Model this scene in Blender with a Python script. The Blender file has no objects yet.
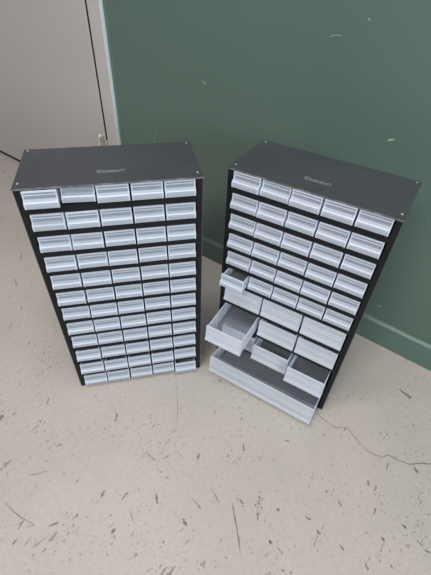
import bpy, bmesh, math, random
from mathutils import Vector, Matrix
random.seed(7)
S = bpy.context.scene
C = S.collection

# ------------------------------------------------------------------ materials
def new_mat(name):
    m = bpy.data.materials.new(name); m.use_nodes = True
    nt = m.node_tree; nt.nodes.clear()
    out = nt.nodes.new('ShaderNodeOutputMaterial')
    b = nt.nodes.new('ShaderNodeBsdfPrincipled')
    nt.links.new(b.outputs[0], out.inputs[0])
    return m, nt, b, out

def srgb(r, g, b):
    def f(c):
        c /= 255.0
        return c / 12.92 if c <= 0.04045 else ((c + 0.055) / 1.055) ** 2.4
    return (f(r), f(g), f(b), 1)

def N(nt, kind, **inp):
    n = nt.nodes.new(kind)
    for k, v in inp.items():
        if k in n.inputs: n.inputs[k].default_value = v
        else: setattr(n, k, v)
    return n

def math_node(nt, op, a, b=None, clamp=False):
    n = nt.nodes.new('ShaderNodeMath'); n.operation = op; n.use_clamp = clamp
    for i, v in enumerate((a, b)):
        if v is None: continue
        if isinstance(v, (int, float)): n.inputs[i].default_value = v
        else: nt.links.new(v, n.inputs[i])
    return n.outputs[0]

def mix_col(nt, fac, a, b):
    n = nt.nodes.new('ShaderNodeMix'); n.data_type = 'RGBA'
    for sock, v in ((n.inputs[0], fac), (n.inputs[6], a), (n.inputs[7], b)):
        if isinstance(v, (int, float, tuple)): sock.default_value = v
        else: nt.links.new(v, sock)
    return n.outputs[2]

def noise_mat(name, c1, c2, scale, rough, bump=0.0, bscale=200, metallic=0.0, spec=0.5, detail=4):
    m, nt, b, out = new_mat(name)
    tc = N(nt, 'ShaderNodeTexCoord')
    nz = N(nt, 'ShaderNodeTexNoise', Scale=scale, Detail=detail)
    nt.links.new(tc.outputs['Object'], nz.inputs['Vector'])
    f = N(nt, 'ShaderNodeMapRange'); f.inputs[1].default_value = .35; f.inputs[2].default_value = .65
    nt.links.new(nz.outputs['Fac'], f.inputs[0])
    nt.links.new(mix_col(nt, f.outputs[0], c1, c2), b.inputs['Base Color'])
    b.inputs['Roughness'].default_value = rough
    b.inputs['Metallic'].default_value = metallic
    b.inputs['Specular IOR Level'].default_value = spec
    if bump:
        n2 = N(nt, 'ShaderNodeTexNoise', Scale=bscale, Detail=2)
        nt.links.new(tc.outputs['Object'], n2.inputs['Vector'])
        bp = N(nt, 'ShaderNodeBump', Strength=bump, Distance=.001)
        nt.links.new(n2.outputs['Fac'], bp.inputs['Height'])
        nt.links.new(bp.outputs[0], b.inputs['Normal'])
    return m

M = {}
M['steel'] = noise_mat('charcoal_painted_steel', srgb(60, 63, 68), srgb(65, 68, 73), 14, .42, .12, 900)
M['steel_shaded'] = noise_mat('shaded_charcoal_steel', srgb(21, 22, 24), srgb(26, 27, 29), 20, .5, .1, 700, spec=.2)  # same charcoal paint, darkened so the colour carries the shade of the recesses
M['worn'] = noise_mat('worn_steel_edge', srgb(150, 152, 155), srgb(96, 98, 102), 60, .35, metallic=.6)
M['rivet'] = noise_mat('bare_rivet_steel', srgb(190, 190, 190), srgb(150, 150, 150), 300, .3, metallic=.8)
M['print'] = noise_mat('grey_lettering', srgb(150, 152, 155), srgb(118, 120, 124), 300, .6)
M['wall'] = noise_mat('green_wall_paint', srgb(85, 106, 97), srgb(88, 108, 99), 2.2, .38, .15, 260)
M['base'] = noise_mat('green_baseboard_paint', srgb(83, 106, 97), srgb(88, 111, 102), 6, .33, .15, 160)
M['door'] = noise_mat('grey_door_paint', srgb(176, 173, 170), srgb(180, 177, 174), 1.5, .33, .1, 200)
M['frame'] = noise_mat('pale_frame_paint', srgb(178, 175, 172), srgb(182, 179, 177), 4, .35)
M['lit_return'] = noise_mat('pale_lit_return', srgb(214, 222, 226), srgb(206, 215, 219), 8, .4)
M['gap_shade'] = noise_mat('black_gap_shade', srgb(22, 22, 23), srgb(30, 30, 31), 40, .8)
M['hinge'] = noise_mat('hinge_steel', srgb(225, 222, 218), srgb(210, 206, 202), 60, .3, metallic=.75)
M['bead'] = noise_mat('green_bead_paint', srgb(82, 108, 101), srgb(86, 112, 105), 8, .35)
M['chip'] = noise_mat('floor_paint_chip', srgb(108, 100, 93), srgb(142, 133, 125), 220, .85)
M['crack'] = noise_mat('floor_crack', srgb(112, 104, 95), srgb(134, 126, 116), 150, .9)
M['scuff'] = noise_mat('wall_scuff', srgb(165, 178, 168), srgb(140, 158, 148), 150, .7)

def plastic(name, col, transp, rough=.36, trans=.48):
    m, nt, b, out = new_mat(name)
    b.inputs['Base Color'].default_value = col
    b.inputs['Roughness'].default_value = rough
    tr = N(nt, 'ShaderNodeBsdfTransparent')
    tl = N(nt, 'ShaderNodeBsdfTranslucent'); tl.inputs['Color'].default_value = col
    m1 = N(nt, 'ShaderNodeMixShader'); m1.inputs[0].default_value = trans
    nt.links.new(b.outputs[0], m1.inputs[1]); nt.links.new(tl.outputs[0], m1.inputs[2])
    m2 = N(nt, 'ShaderNodeMixShader'); m2.inputs[0].default_value = transp
    nt.links.new(m1.outputs[0], m2.inputs[1]); nt.links.new(tr.outputs[0], m2.inputs[2])
    nt.links.new(m2.outputs[0], out.inputs[0])
    return m
M['front'] = plastic('frosted_plastic', (.86, .92, .995, 1), .10)
M['thin_front'] = plastic('thin_frosted_plastic', (.80, .875, .985, 1), .27)
M['window'] = plastic('clear_label_window_plastic', (.74, .81, .93, 1), .46, .25)
M['rim'] = plastic('thick_plastic_edge', (.82, .87, .95, 1), .08, .36, .45)
M['side'] = plastic('frosted_side_plastic', (.87, .92, .99, 1), .34, .3, .5)
M['tub'] = plastic('clear_plastic', (.74, .79, .87, 1), .76, .2)

def floor_mat():
    m, nt, b, out = new_mat('painted_concrete')
    tc = N(nt, 'ShaderNodeTexCoord')
    big = N(nt, 'ShaderNodeTexNoise', Scale=3.0, Detail=3)
    nt.links.new(tc.outputs['Object'], big.inputs['Vector'])
    fine = N(nt, 'ShaderNodeTexNoise', Scale=90, Detail=4)
    nt.links.new(tc.outputs['Object'], fine.inputs['Vector'])
    bf = N(nt, 'ShaderNodeMapRange'); bf.inputs[1].default_value = .35; bf.inputs[2].default_value = .65
    nt.links.new(big.outputs['Fac'], bf.inputs[0])
    ff = N(nt, 'ShaderNodeMapRange'); ff.inputs[1].default_value = .3; ff.inputs[2].default_value = .7
    nt.links.new(fine.outputs['Fac'], ff.inputs[0])
    c = mix_col(nt, bf.outputs[0], srgb(178, 172, 165), srgb(188, 180, 174))
    c = mix_col(nt, math_node(nt, 'MULTIPLY', ff.outputs[0], .22), c, srgb(158, 150, 142))
    # chips: distorted coordinates, stretched, voronoi cells, a random size per cell
    dens = N(nt, 'ShaderNodeTexNoise', Scale=7, Detail=2)
    nt.links.new(tc.outputs['Object'], dens.inputs['Vector'])
    dn = N(nt, 'ShaderNodeMapRange'); dn.inputs[1].default_value = .23; dn.inputs[2].default_value = .66
    dn.inputs[3].default_value = .25; dn.inputs[4].default_value = 1.0
    nt.links.new(dens.outputs['Fac'], dn.inputs[0])
    for sc, lo, ang, st, strength, dark in ((80, .645, 1.15, 2.6, .7, (106, 99, 93)), (110, .64, 2.2, 2.0, .6, (116, 109, 103)),
                                            (170, .625, .5, 1.5, .75, (112, 105, 99)), (260, .615, 1.7, 1.3, .6, (118, 111, 105)),
                                            (60, .67, 1.9, 3.0, .6, (118, 111, 105))):
        mp = N(nt, 'ShaderNodeMapping'); mp.inputs['Rotation'].default_value = (0, 0, ang)
        mp.inputs['Location'].default_value = (sc * .37, sc * .11, 0); mp.inputs['Scale'].default_value = (1, 1 / st, 1)
        nt.links.new(tc.outputs['Object'], mp.inputs[0])
        nz = N(nt, 'ShaderNodeTexNoise', Scale=sc, Detail=3, Roughness=.62, Distortion=.6)
        nt.links.new(mp.outputs[0], nz.inputs['Vector'])
        v = math_node(nt, 'ADD', nz.outputs['Fac'], math_node(nt, 'MULTIPLY', math_node(nt, 'SUBTRACT', dn.outputs[0], 1.0), .09))
        hit = math_node(nt, 'MULTIPLY', math_node(nt, 'SUBTRACT', v, lo), 26, clamp=True)
        c = mix_col(nt, math_node(nt, 'MULTIPLY', hit, strength), c, srgb(*dark))
    nt.links.new(c, b.inputs['Base Color'])
    b.inputs['Roughness'].default_value = .5
    b.inputs['Specular IOR Level'].default_value = .35
    bp = N(nt, 'ShaderNodeBump', Strength=.12, Distance=.001)
    nt.links.new(fine.outputs['Fac'], bp.inputs['Height']); nt.links.new(bp.outputs[0], b.inputs['Normal'])
    return m
M['floor'] = floor_mat()

# ------------------------------------------------------------------ mesh helpers
def bx(bm, x0, x1, y0, y1, z0, z1, mi=0):
    vs = [bm.verts.new((x, y, z)) for x in (x0, x1) for y in (y0, y1) for z in (z0, z1)]
    for f in ((0, 1, 3, 2), (4, 6, 7, 5), (0, 4, 5, 1), (2, 3, 7, 6), (0, 2, 6, 4), (1, 5, 7, 3)):
        bm.faces.new([vs[i] for i in f]).material_index = mi

def prism_x(bm, prof, x0, x1, mi=0, back=None):            # closed (y, z) profile drawn out along x
    a = [bm.verts.new((x0, y, z)) for y, z in prof]; b = [bm.verts.new((x1, y, z)) for y, z in prof]
    n = len(prof)
    for i in range(n):
        j = (i + 1) % n
        bm.faces.new((a[i], a[j], b[j], b[i])).material_index = mi if back is None or i < n - 1 else back
    bm.faces.new(a[::-1]).material_index = mi; bm.faces.new(b).material_index = mi

def cyl_z(bm, x, y, z0, z1, r0, r1, n=14, mi=0):
    lo = [bm.verts.new((x + r0 * math.cos(2 * math.pi * i / n), y + r0 * math.sin(2 * math.pi * i / n), z0)) for i in range(n)]
    hi = [bm.verts.new((x + r1 * math.cos(2 * math.pi * i / n), y + r1 * math.sin(2 * math.pi * i / n), z1)) for i in range(n)]
    for i in range(n):
        j = (i + 1) % n
        bm.faces.new((lo[i], lo[j], hi[j], hi[i])).material_index = mi
    bm.faces.new(lo[::-1]).material_index = mi; bm.faces.new(hi).material_index = mi

def to_mesh(name, bm, mats):
    bmesh.ops.recalc_face_normals(bm, faces=bm.faces)
    me = bpy.data.meshes.new(name); bm.to_mesh(me); bm.free()
    for m in mats: me.materials.append(M[m])
    return me

def obj(name, me, parent=None, loc=(0, 0, 0)):
    o = bpy.data.objects.new(name, me); C.objects.link(o)
    o.location = loc
    if parent: o.parent = parent
    return o

def bevel(o, w, seg=2):
    md = o.modifiers.new('bevel', 'BEVEL'); md.width = w; md.segments = seg; md.limit_method = 'ANGLE'
    return o

def struct(name, bm, mats, parent=None, bev=0):
    o = obj(name, to_mesh(name, bm, mats), parent)
    if not parent: o['kind'] = 'structure'
    if bev: bevel(o, bev)
    return o

# ------------------------------------------------------------------ camera (phone held high, tilted down)
F = 385.648
CAM = Vector((0, 0, .86294))
CR = Vector((.798225, .601199, .037364)); CU = Vector((-.431963, .528088, .731116)); CW = Vector((-.419815, .599736, -.681229))
cam = bpy.data.cameras.new('camera'); co = bpy.data.objects.new('camera', cam); C.objects.link(co)
co.matrix_world = Matrix(((CR.x, CU.x, -CW.x, CAM.x), (CR.y, CU.y, -CW.y, CAM.y), (CR.z, CU.z, -CW.z, CAM.z), (0, 0, 0, 1)))
cam.sensor_fit = 'VERTICAL'; cam.sensor_height = 24; cam.lens = 24 * F / 575
cam.clip_start = .02
S.camera = co

def ray(px, py): return CR * ((px - 215.5) / F) + CU * ((287.5 - py) / F) + CW
def on_floor(px, py):                              # where a mark on the floor lies
    d = ray(px, py); return CAM + d * (-CAM.z / d.z)
def on_wall(px, py, Y):
    d = ray(px, py); return CAM + d * ((Y - CAM.y) / d.y)

# ------------------------------------------------------------------ the room
WY = .876            # wall face
bm = bmesh.new(); bx(bm, -4, 4, -3.5, 1.1, -.08, 0)
floor = struct('floor', bm, ['floor'])
DL, DR = -2.06, -1.1155               # door leaf edges
FL_, FR_ = -2.15, -1.050             # outer edges of the frame
bm = bmesh.new()
bx(bm, -4, FL_, WY, WY + .15, 0, 2.7)
bx(bm, FR_, 4, WY, WY + .15, 0, 2.7)
bx(bm, FL_, FR_, WY, WY + .15, 2.16, 2.7)
wall = struct('wall_back', bm, ['wall'])
# baseboard, painted like the wall, with a rounded top edge
BY = .8643
bm = bmesh.new()
prism_x(bm, [(WY + .002, 0), (BY, 0), (BY, .070), (BY + .0012, .0725), (BY + .0075, .078), (WY + .002, .0795)], FR_ + .012, 4)
struct('baseboard_back', bm, ['base'])
bm = bmesh.new()
bx(bm, -4, FL_, BY, WY + .002, 0, .078)
struct('baseboard_side', bm, ['base'], bev=.003)
# steel door frame and black fill that paints the shade in the gaps round the door
bm = bmesh.new()
FY = .866
GAP = .011
bx(bm, DR + GAP, FR_, FY, WY + .15, 0, 2.16)
bx(bm, FL_, DL - GAP, FY, WY + .15, 0, 2.16)
bx(bm, DL - GAP, DR + GAP, FY, WY + .15, 2.075, 2.16)
struct('trim_1', bm, ['frame'], bev=.0012)
bm = bmesh.new()
bx(bm, DR - .03, DR + GAP, .913, 1.02, 0, 2.075)
bx(bm, DR, DR + GAP, .869, .913, 0, 2.075)
bx(bm, DL - GAP, DL + .03, .913, 1.02, 0, 2.075)
bx(bm, DL + .03, DR - .03, .913, 1.02, 2.045, 2.075)
bx(bm, DL - GAP, DR + GAP, .870, .912, 0, .0145)
bx(bm, DL - GAP, DR + GAP, .913, 1.02, 0, .03)
struct('trim_2', bm, ['gap_shade'])
# painted sealing bead where the frame meets the green wall
bm = bmesh.new()
prism = [(WY + .001, 0), (WY - .004, 0)]
bx(bm, FR_ + .004, FR_ + .018, WY - .0016, WY + .001, .079, 2.16)
struct('trim_3', bm, ['bead'], bev=.0007)
bm = bmesh.new(); bx(bm, FR_, FR_ + .0035, FY - .0006, WY + .001, 0, 2.16)  # side face of the frame, the light on it put into a paler strip
struct('trim_4', bm, ['lit_return'])
bm = bmesh.new(); bx(bm, DL, DR, FY, .912, .0155, 2.07)
door = struct('door_1', bm, ['door'], bev=.002)
bm = bmesh.new()
hx = -1.134
for z0, z1 in ((.195, .232), (.234, .272), (.274, .305)):
    cyl_z(bm, hx, .857, z0, z1, .0115, .0115, 16)
cyl_z(bm, hx, .857, .305, .310, .0125, .0125, 16); cyl_z(bm, hx, .857, .310, .317, .0125, .004, 16)
bx(bm, hx, DR + .012, .8635, .8655, .2, .3)
h = struct('hinge', bm, ['hinge'], door); h['label'] = 'bare steel hinge knuckle'

# marks on the floor, each where it lies
def strip(bm, pts, widths, z, jitter=0.0, mi=0):
    L = []; R_ = []
    for i, p in enumerate(pts):
        a = pts[max(i - 1, 0)]; b = pts[min(i + 1, len(pts) - 1)]
        t = (b - a); n = Vector((-t.y, t.x, 0)).normalized()
        j = 1 + random.uniform(-jitter, jitter); k = 1 + random.uniform(-jitter, jitter)
        L.append(bm.verts.new((p + n * widths[i] * .5 * j).xy.to_3d() + Vector((0, 0, z))))
        R_.append(bm.verts.new((p - n * widths[i] * .5 * k).xy.to_3d() + Vector((0, 0, z))))
    for i in range(len(pts) - 1):
        bm.faces.new((L[i], L[i + 1], R_[i + 1], R_[i])).material_index = mi

crack = [(312.5, 407), (316, 412), (322.8, 419), (329, 423.5), (336.5, 428), (341, 427.3), (347, 427.2), (350, 431), (352.5, 435.5),
         (355, 437.3), (359, 442.5), (365.4, 449.3), (370, 452.5), (374.5, 454.8), (379, 456.2), (382, 457.6), (388, 454.8),
         (393, 457.5), (398.8, 460.6), (409.5, 464.5), (420, 463.4), (433, 464.2), (450, 470), (470, 473)]
pts = [on_floor(*p) for p in crack]
bm = bmesh.new(); strip(bm, pts, [random.uniform(.0010, .0024) for _ in pts], .0004, .3)
o = struct('crack', bm, ['crack'], floor); o['label'] = 'hairline crack'
def pxw(p): return (p - CAM).length / F             # metres per pixel at a floor point
marks = [(231.5, 502, 240.4, 554, 1.5), (398.7, 388.6, 411, 398.5, 3.6), (414, 467, 418.5, 474, 2.4),
         (386, 470, 389, 462.5, 1), (381, 537, 385, 541, 2.6), (401.5, 524, 406.5, 529, 1.8), (373.5, 491, 376.6, 486.5, 1.5),
         (424.5, 549.8, 430, 552.8, 2), (156, 494, 157.3, 504.5, 2.2), (191.7, 498.5, 200.6, 509.5, 1.2), (210.8, 486.5, 219.7, 503, .9),
         (182.8, 518.5, 186.5, 526, 3.2), (121.5, 500.5, 128, 493, 1.6), (111.3, 534, 115, 528.6, 2.6), (129, 508, 134, 523.5, .7),
         (-2, 472, 11.5, 459, 1.1), (46, 405, 49, 398, 1.2), (0, 421, 2, 415, 3), (30.6, 432, 39.5, 424.6, .9), (28, 475.7, 48.5, 470.5, .7),
         (115, 422, 117, 413, 2), (176.3, 382, 176.8, 426, .5), (198, 460, 199.3, 454, 2.4), (145.7, 452.7, 156, 461, .9),
         (176.8, 450, 184, 458, .7), (243.6, 443, 244.2, 451, 2), (4, 501, 35, 526, .8), (18, 530, 23.7, 520.4, 1.2), (12.5, 545, 16, 540, 2),
         (50, 526, 58.5, 522, 1.8), (100, 498, 104.5, 490, 2), (305.5, 517, 311.3, 519.6, 1.8), (317, 530, 319.5, 535, 2.6), (269.5, 540, 271, 544, 3),
         (276.5, 546, 283, 555, .9), (318, 535, 314, 547, .8), (240, 500, 243, 504, 2.4), (277, 508, 279, 511, 2.4), (284, 440, 290, 442, 1.2),
         (12, 416, 16, 412, 1.5), (57, 447, 62, 444, 1.5), (338, 500, 341, 506, 1.6), (374, 515, 376, 508, 1.4), (417, 540, 423, 546, 1.2),
         (368, 480, 369, 486, 2), (340, 544, 344, 551, 1.6), (365, 562, 368, 570, 2), (3, 172, 6, 172.6, 1), (22, 250, 21, 262, .7),
         (14, 278, 17, 286, .8), (27, 346, 30, 342, .9), (8, 330, 12, 322, .7), (20, 305, 22, 310, 1)]
bm = bmesh.new()
for x0, y0, x1, y1, w in marks:
    a, b = on_floor(x0, y0), on_floor(x1, y1); n = 9
    side = Vector((-(b - a).y, (b - a).x, 0)) * random.uniform(-.06, .06)
    P = [a.lerp(b, i / (n - 1)) + side * math.sin(math.pi * i / (n - 1)) + Vector((random.gauss(0, .0004), random.gauss(0, .0004), 0)) for i in range(n)]
    ww = w * pxw(a)
    strip(bm, P, [ww * k for k in (.15, .5, .65, .7, .75, .85, .9, .7, .3)], .0003, .55)
for i in range(26):                                  # the broad flaked patch
    a = on_floor(258.5 + random.gauss(0, 1.3), 490 + random.uniform(0, 28)); b = a + Vector((random.gauss(0, .0025), random.gauss(0, .0025), 0))
    strip(bm, [a, (a + b) / 2, b], [.001, .0028, .0012], .0003, .4)
o = struct('paint_chips', bm, ['chip'], floor); o['label'] = 'brown scratches and chips in the paint'; o['kind'] = 'stuff'

bm = bmesh.new()
def wall_mark(pl, w):
    P = [on_wall(x, y, WY) for x, y in pl]
    for i in range(len(P) - 1):
        a, b = P[i], P[i + 1]; t = (b - a).normalized(); n = Vector((-t.z, 0, t.x)) * w / 2
        bm.faces.new([bm.verts.new(v - Vector((0, .0004, 0))) for v in (a - n, b - n, b + n, a + n)])
wall_mark([(202.8, 81), (205.5, 84)], .0025)
wall_mark([(330, 36.5), (336, 35), (341, 35.4)], .0012)
wall_mark([(368.3, 18.5), (370, 19.5)], .0035)
wall_mark([(388, 140.4), (392, 139.4), (394.5, 139.8)], .0035)
wall_mark([(153.5, 143), (154.5, 136), (157, 131)], .0012)
wall_mark([(377, 305), (381, 306.5)], .003)
struct('scuff_marks', bm, ['scuff'], wall)

# ------------------------------------------------------------------ the drawers
def drawer_meshes(w, h, d, lip, tag_):
    """tub and front of a drawer; x across, front at y = 0, bottom at z = 0"""
    t = .0013
    hw = w / 2 - .0012
    bm = bmesh.new()
    x0, x1, y0, y1 = -hw, hw, .0022, d
    hs = h - .003
    bx(bm, x0, x1, y0, y1, 0, t)                                # floor
    bx(bm, x0, x0 + t, y0, y1, t, hs - .0016, 2); bx(bm, x1 - t, x1, y0, y1, t, hs - .0016, 2)
    bx(bm, x0 + t, x1 - t, y1 - t, y1, t, hs * .86, 2)
    bx(bm, x0, x0 + .0018, y0, y1, hs - .0016, hs, 1); bx(bm, x1 - .0018, x1, y0, y1, hs - .0016, hs, 1)   # thick top rims
    bx(bm, x0 + .0018, x1 - .0018, y1 - .0016, y1, hs * .86, hs * .86 + .0016, 1)
    for s in (-1, 1):                                           # guide ribs for dividers
        for yy in (.040, .085):
            xx = s * (hw - t)
            bx(bm, min(xx, xx - s * .001), max(xx, xx - s * .001), yy, yy + .002, t, hs * .9, 1)
    tub = to_mesh(tag_ + '_tub', bm, ['tub', 'rim', 'side'])
    # front: upright label window above, rounded finger lip below
    bm = bmesh.new()
    zl = h * lip
    p = .0066
    e = .0021
    xa, xb = -w / 2 + e, w / 2 - e
    low = [(.0018, 0), (-p + .0022, 0), (-p, .0016), (-p - .0005, zl * .35), (-p - .0008, zl * .5), (-p - .0005, zl * .65), (-p + .0004, zl - .0035),
           (-p + .0016, zl - .0012), (-.0022, zl + .0008), (-.0006, zl + .0022), (.0018, zl + .0022)]
    if h > .04:                                                 # deeper drawers: an almost flat face that flares at its foot
        zl = .0105
        low = [(.0018, 0), (-p + .0015, 0), (-p - .0004, .0016), (-p - .0006, zl * .5), (-p + .0006, zl * .8), (-.0046, zl + .0004), (-.0040, zl + .0022), (.0018, zl + .0022)]
    prism_x(bm, low, xa, xb, 0, 3)
    zt = zl + .0022
    prism_x(bm, [(.0018, zt), (-.0006 if h < .04 else -.0040, zt), (-.0002, h - .0022), (.0018, h - .0022)], xa, xb, 1, 3)
    zm = zt + (h - zt) * .5
    if h < .04: prism_x(bm, [(-.0003, zm - .0011), (-.0012, zm), (-.0003, zm + .0011)], xa, xb, 0)
    else:
        for q in (.38, .56):
            zm = zt + (h - zt) * q; ym = -.0040 + .0038 * q
            prism_x(bm, [(ym + .0006, zm - .0012), (ym - .0001, zm), (ym + .0006, zm + .0012)], xa, xb, 0)
    prism_x(bm, [(.0020, h - .0022), (-.0014, h - .0022), (-.0012, h), (.0020, h)], xa, xb, 2)
    if h < .04: prism_x(bm, [(-p + .0001, zl - .0030), (-p - .0010, zl - .0022), (-p + .0012, zl - .0006)], xa, xb, 2)
    side = [(.0020, 0), (-p + .0018, 0), (-p - .0008, .0016), (-p - .0018, zl * .5), (-p - .0010, zl - .003), (-p + .0006, zl - .0002),
            (-.003, zl + .0014), (-.0018, zl + .0036), (-.0014, h), (.0020, h)]
    if h > .04: side[5:8] = [(-p + .0001, zl * .8), (-.0052, zl + .0006), (-.0049, zl + .0022)]
    prism_x(bm, side, -w / 2, xa, 2); prism_x(bm, side, xb, w / 2, 2)
    fr = to_mesh(tag_ + '_front', bm, ['thin_front', 'window', 'rim', 'tub'] if h < .04 else ['front', 'front', 'rim', 'tub'])
    return tub, fr

D = .1385
SMALL = drawer_meshes(.0530, .0298, D, .46, 'small_drawer')
MEDIUM = drawer_meshes(.0895, .0465, D, .28, 'medium_drawer')
LARGE = drawer_meshes(.2800, .0560, D, .26, 'large_drawer')

def put_drawer(parent, kind, x, z, out, label=None, tilt=0.0):
    d = obj('drawer', kind[0], parent, (x, -out, z)); d.rotation_euler = (0, tilt, 0)
    f = obj('drawer_front', kind[1], d)
    if label: d['label'] = label
    return d

# ------------------------------------------------------------------ the cabinets
W, DP, H = .306, .147, .5525
def casing_mesh():
    bm = bmesh.new(); t = .0012; hw = W / 2
    bx(bm, -hw, -hw + t, 0, DP, 0, H - t); bx(bm, hw - t, hw, 0, DP, 0, H - t)          # sides
    bx(bm, -hw + t, -hw + .0105, .0, t, 0, H - t, 1); bx(bm, hw - .0105, hw - t, .0, t, 0, H - t, 1)      # folded front flanges
    bx(bm, -hw + .0093, -hw + .0105, t, .012, 0, H - t, 1); bx(bm, hw - .0105, hw - .0093, t, .012, 0, H - t, 1)
    bx(bm, -hw + t, hw - t, DP - t, DP, 0, H - t)                                          # back
    bx(bm, -hw + t, hw - t, .004, DP - t, .0, .0012, 1)                                    # bottom
    bx(bm, -hw + .0105, hw - .0105, 0, t, 0, .0088, 1)                                     # bottom front flange
    return to_mesh('casing', bm, ['steel', 'steel_shaded'])
def top_mesh():
    bm = bmesh.new(); hw = W / 2 + .0008
    bx(bm, -hw, hw, -.0012, DP + .0008, H - .0012, H)
    bx(bm, -hw, hw, DP - .0004, DP + .0008, H - .012, H - .0012)
    return to_mesh('top_panel', bm, ['steel'])
def edge_mesh():
    bm = bmesh.new(); hw = W / 2 + .0009
    bx(bm, -hw, hw, -.0022, -.0012, H - .0026, H + .0002)
    return to_mesh('front_edge', bm, ['worn'])
def rivet_mesh():
    bm = bmesh.new()
    cyl_z(bm, 0, 0, 0, .0008, .0026, .0025); cyl_z(bm, 0, 0, .0008, .0016, .0022, .0010)
    return to_mesh('rivet', bm, ['rivet'])
def shelf_mesh():
    bm = bmesh.new(); hw = W / 2 - .0108
    bx(bm, -hw, hw, .001, DP - .002, -.0012, 0)
    bx(bm, -hw, hw, .0004, .0014, -.0134, -.0012)
    return to_mesh('shelf', bm, ['steel_shaded'])
def lettering_mesh():
    # too worn to read: a row of letter strokes, a tall one first and two tall ones near the end
    bm = bmesh.new(); z0, z1 = H, H + .0003; s = .0012; x = -.0235
    def bar(xa, xb, ya, yb): bx(bm, xa, xb, ya, yb, z0, z1)
    y = .0370
    for wd, ht, parts in ((.0078, .0095, 'CM'), (.0050, .0066, 'OM'), (.0046, .0066, 'S'), (.0046, .0066, 'S'), (.0050, .0066, 'OM'),
                          (.0046, .0066, 'O'), (.0030, .0095, 'T'), (.0030, .0095, 'T')):
        if 'C' in parts or 'O' in parts: bar(x, x + s, y, y + ht)
        if 'O' in parts: bar(x + wd - s, x + wd, y, y + ht)
        if parts == 'T': bar(x + wd / 2 - s / 2, x + wd / 2 + s / 2, y, y + ht); bar(x, x + wd, y + ht * .64, y + ht * .64 + s)
        else:
            bar(x, x + wd, y, y + s); bar(x, x + wd, y + ht - s, y + ht)
            if 'M' in parts or 'S' in parts: bar(x, x + wd, y + ht / 2 - s / 2, y + ht / 2 + s / 2)
        x += wd + .0013
    return to_mesh('lettering', bm, ['print'])
ME = dict(casing=casing_mesh(), top=top_mesh(), edge=edge_mesh(), rivet=rivet_mesh(), shelf=shelf_mesh(), text=lettering_mesh())

def cabinet(label, loc, deg):
    r = obj('drawer_cabinet', None, None, loc); r.rotation_euler = (0, 0, math.radians(deg))
    r['label'] = label; r['category'] = 'drawer cabinet'; r['group'] = 'small parts drawer cabinets on the floor'
    obj('casing', ME['casing'], r)
    bevel(obj('top_panel', ME['top'], r), .0008)
    e = obj('front_edge', ME['edge'], r); e['label'] = 'worn bare steel front edge'
    for x, y in ((-.146, .016), (.146, .016), (-.146, .140), (.146, .140)):
        obj('rivet', ME['rivet'], r, (x, y, H))
    t = obj('lettering', ME['text'], r); t['label'] = 'worn grey maker lettering'
    return r

# height of each row's drawer floor and of the shelf below it
ROWS_A = [t - .0298 for t in (.5490, .5030, .4580, .4130, .3680, .3235, .2790, .2335, .1870, .1385, .0900, .0410)]
ROWS_B = [t - .0298 for t in (.5495, .5050, .4600, .4145, .3695, .3240)]
MID_B = [t - .0465 for t in (.2785, .2115, .1385)]
PX = .0565
def small_x(c): return (c - 2) * PX
# the cabinet of sixty small drawers, turned towards the camera
A = cabinet('charcoal steel cabinet with sixty small closed drawers in twelve rows, in front of grey door', (-.47487, .36668, 0), 49.133)
outs = {(0, 0): .005, (0, 1): -.005, (10, 0): .0035, (10, 1): .0035, (10, 2): .0032, (10, 3): .003, (10, 4): .0005,
        (11, 4): .007, (11, 0): .002, (11, 1): .002, (11, 2): .002, (11, 3): .001, (9, 0): .002}
for z in ROWS_A[:-1]: obj('shelf', ME['shelf'], A, (0, 0, z - .0010))
for row in range(12):
    for c in range(5):
        out = outs.get((row, c), random.uniform(-.0008, .0014))
        lab = None; tilt = random.uniform(-.006, .006)
        if (row, c) == (0, 1): lab = 'small drawer pushed in askew'; tilt = .03
        if (row, c) == (11, 4): lab = 'small drawer standing slightly out'
        put_drawer(A, SMALL, small_x(c) + random.uniform(-.0004, .0004), ROWS_A[row] + (.0012 if abs(tilt) > .02 else 0), out, lab, tilt)
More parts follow.
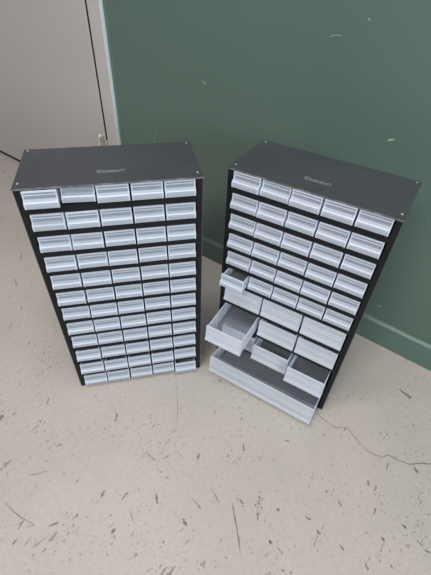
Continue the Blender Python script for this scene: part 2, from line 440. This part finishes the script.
# the cabinet of forty drawers in three sizes, some pulled out
B = cabinet('charcoal steel cabinet of small, medium and wide drawers, several pulled open, near green wall', (-.21191, .55583, 0), 5.852)
for z in ROWS_B + MID_B: obj('shelf', ME['shelf'], B, (0, 0, z - .0010))
for row in range(6):
    for c in range(5):
        out = random.uniform(-.0008, .0014); lab = None
        if (row, c) == (5, 0): out = .0235; lab = 'small drawer pulled partly out'
        put_drawer(B, SMALL, small_x(c) + random.uniform(-.0004, .0004), ROWS_B[row], out, lab, random.uniform(-.005, .005))
for row in range(3):
    for c in range(3):
        out = {(1, 0): .079, (2, 1): .0155, (2, 2): .031}.get((row, c), random.uniform(-.0005, .001))
        lab = {(1, 0): 'medium drawer pulled far out, empty', (2, 1): 'medium drawer slightly open', (2, 2): 'medium drawer pulled partly out'}.get((row, c))
        dr = put_drawer(B, MEDIUM, (c - 1) * .0941, MID_B[row], out, lab)
        if (row, c) == (1, 0): dr.rotation_euler = (math.radians(2.0), math.radians(1.0), math.radians(1.2)); dr.location.z += .001
big = put_drawer(B, LARGE, -.0005, .0110, .054, 'full width bottom drawer pulled out')
big.rotation_euler = (0, 0, math.radians(-.6))
bm = bmesh.new()                                     # moulded slots for dividers inside its front
for x in (-.0025, .0013): bx(bm, x, x + .0012, .0018, .0095, .0014, .050, 0)
dv = to_mesh('divider_slot', bm, ['tub'])
for x in (-.076, -.006, .064): obj('divider_slot', dv, big, (x, 0, 0))

# ------------------------------------------------------------------ light: soft ceiling lamps and grey room light
def area(name, loc, size, power, col, target):
    l = bpy.data.lights.new(name, 'AREA'); l.shape = 'RECTANGLE'; l.size, l.size_y = size; l.energy = power; l.color = col
    o = bpy.data.objects.new(name, l); C.objects.link(o); o.location = loc
    o.rotation_euler = (Vector(target) - Vector(loc)).to_track_quat('-Z', 'Y').to_euler()
    return o
area('window_daylight', (2.6, -.95, 1.45), (1.1, .8), 62, (.86, .94, 1), (-.6, .5, .4))
area('ceiling_lamp', (-.40, .0, 2.6), (1.4, .4), 24, (1, .965, .93), (-.45, .05, 0))
area('ceiling_lamp', (-.1, -1.7, 2.5), (1.6, .6), 58, (1, .94, .87), (-.6, -1.2, 0))
w = bpy.data.worlds.new('room_light'); S.world = w; w.use_nodes = True
w.node_tree.nodes['Background'].inputs[0].default_value = (.80, .87, 1, 1)
w.node_tree.nodes['Background'].inputs[1].default_value = .23

S.view_settings.view_transform = 'Standard'; S.view_settings.look = 'None'
S.view_settings.exposure = 0; S.view_settings.gamma = 1; S.view_settings.use_curve_mapping = False
S.cycles.transparent_max_bounces = 24
S.cycles.max_bounces = 10
S.cycles.use_denoising = True
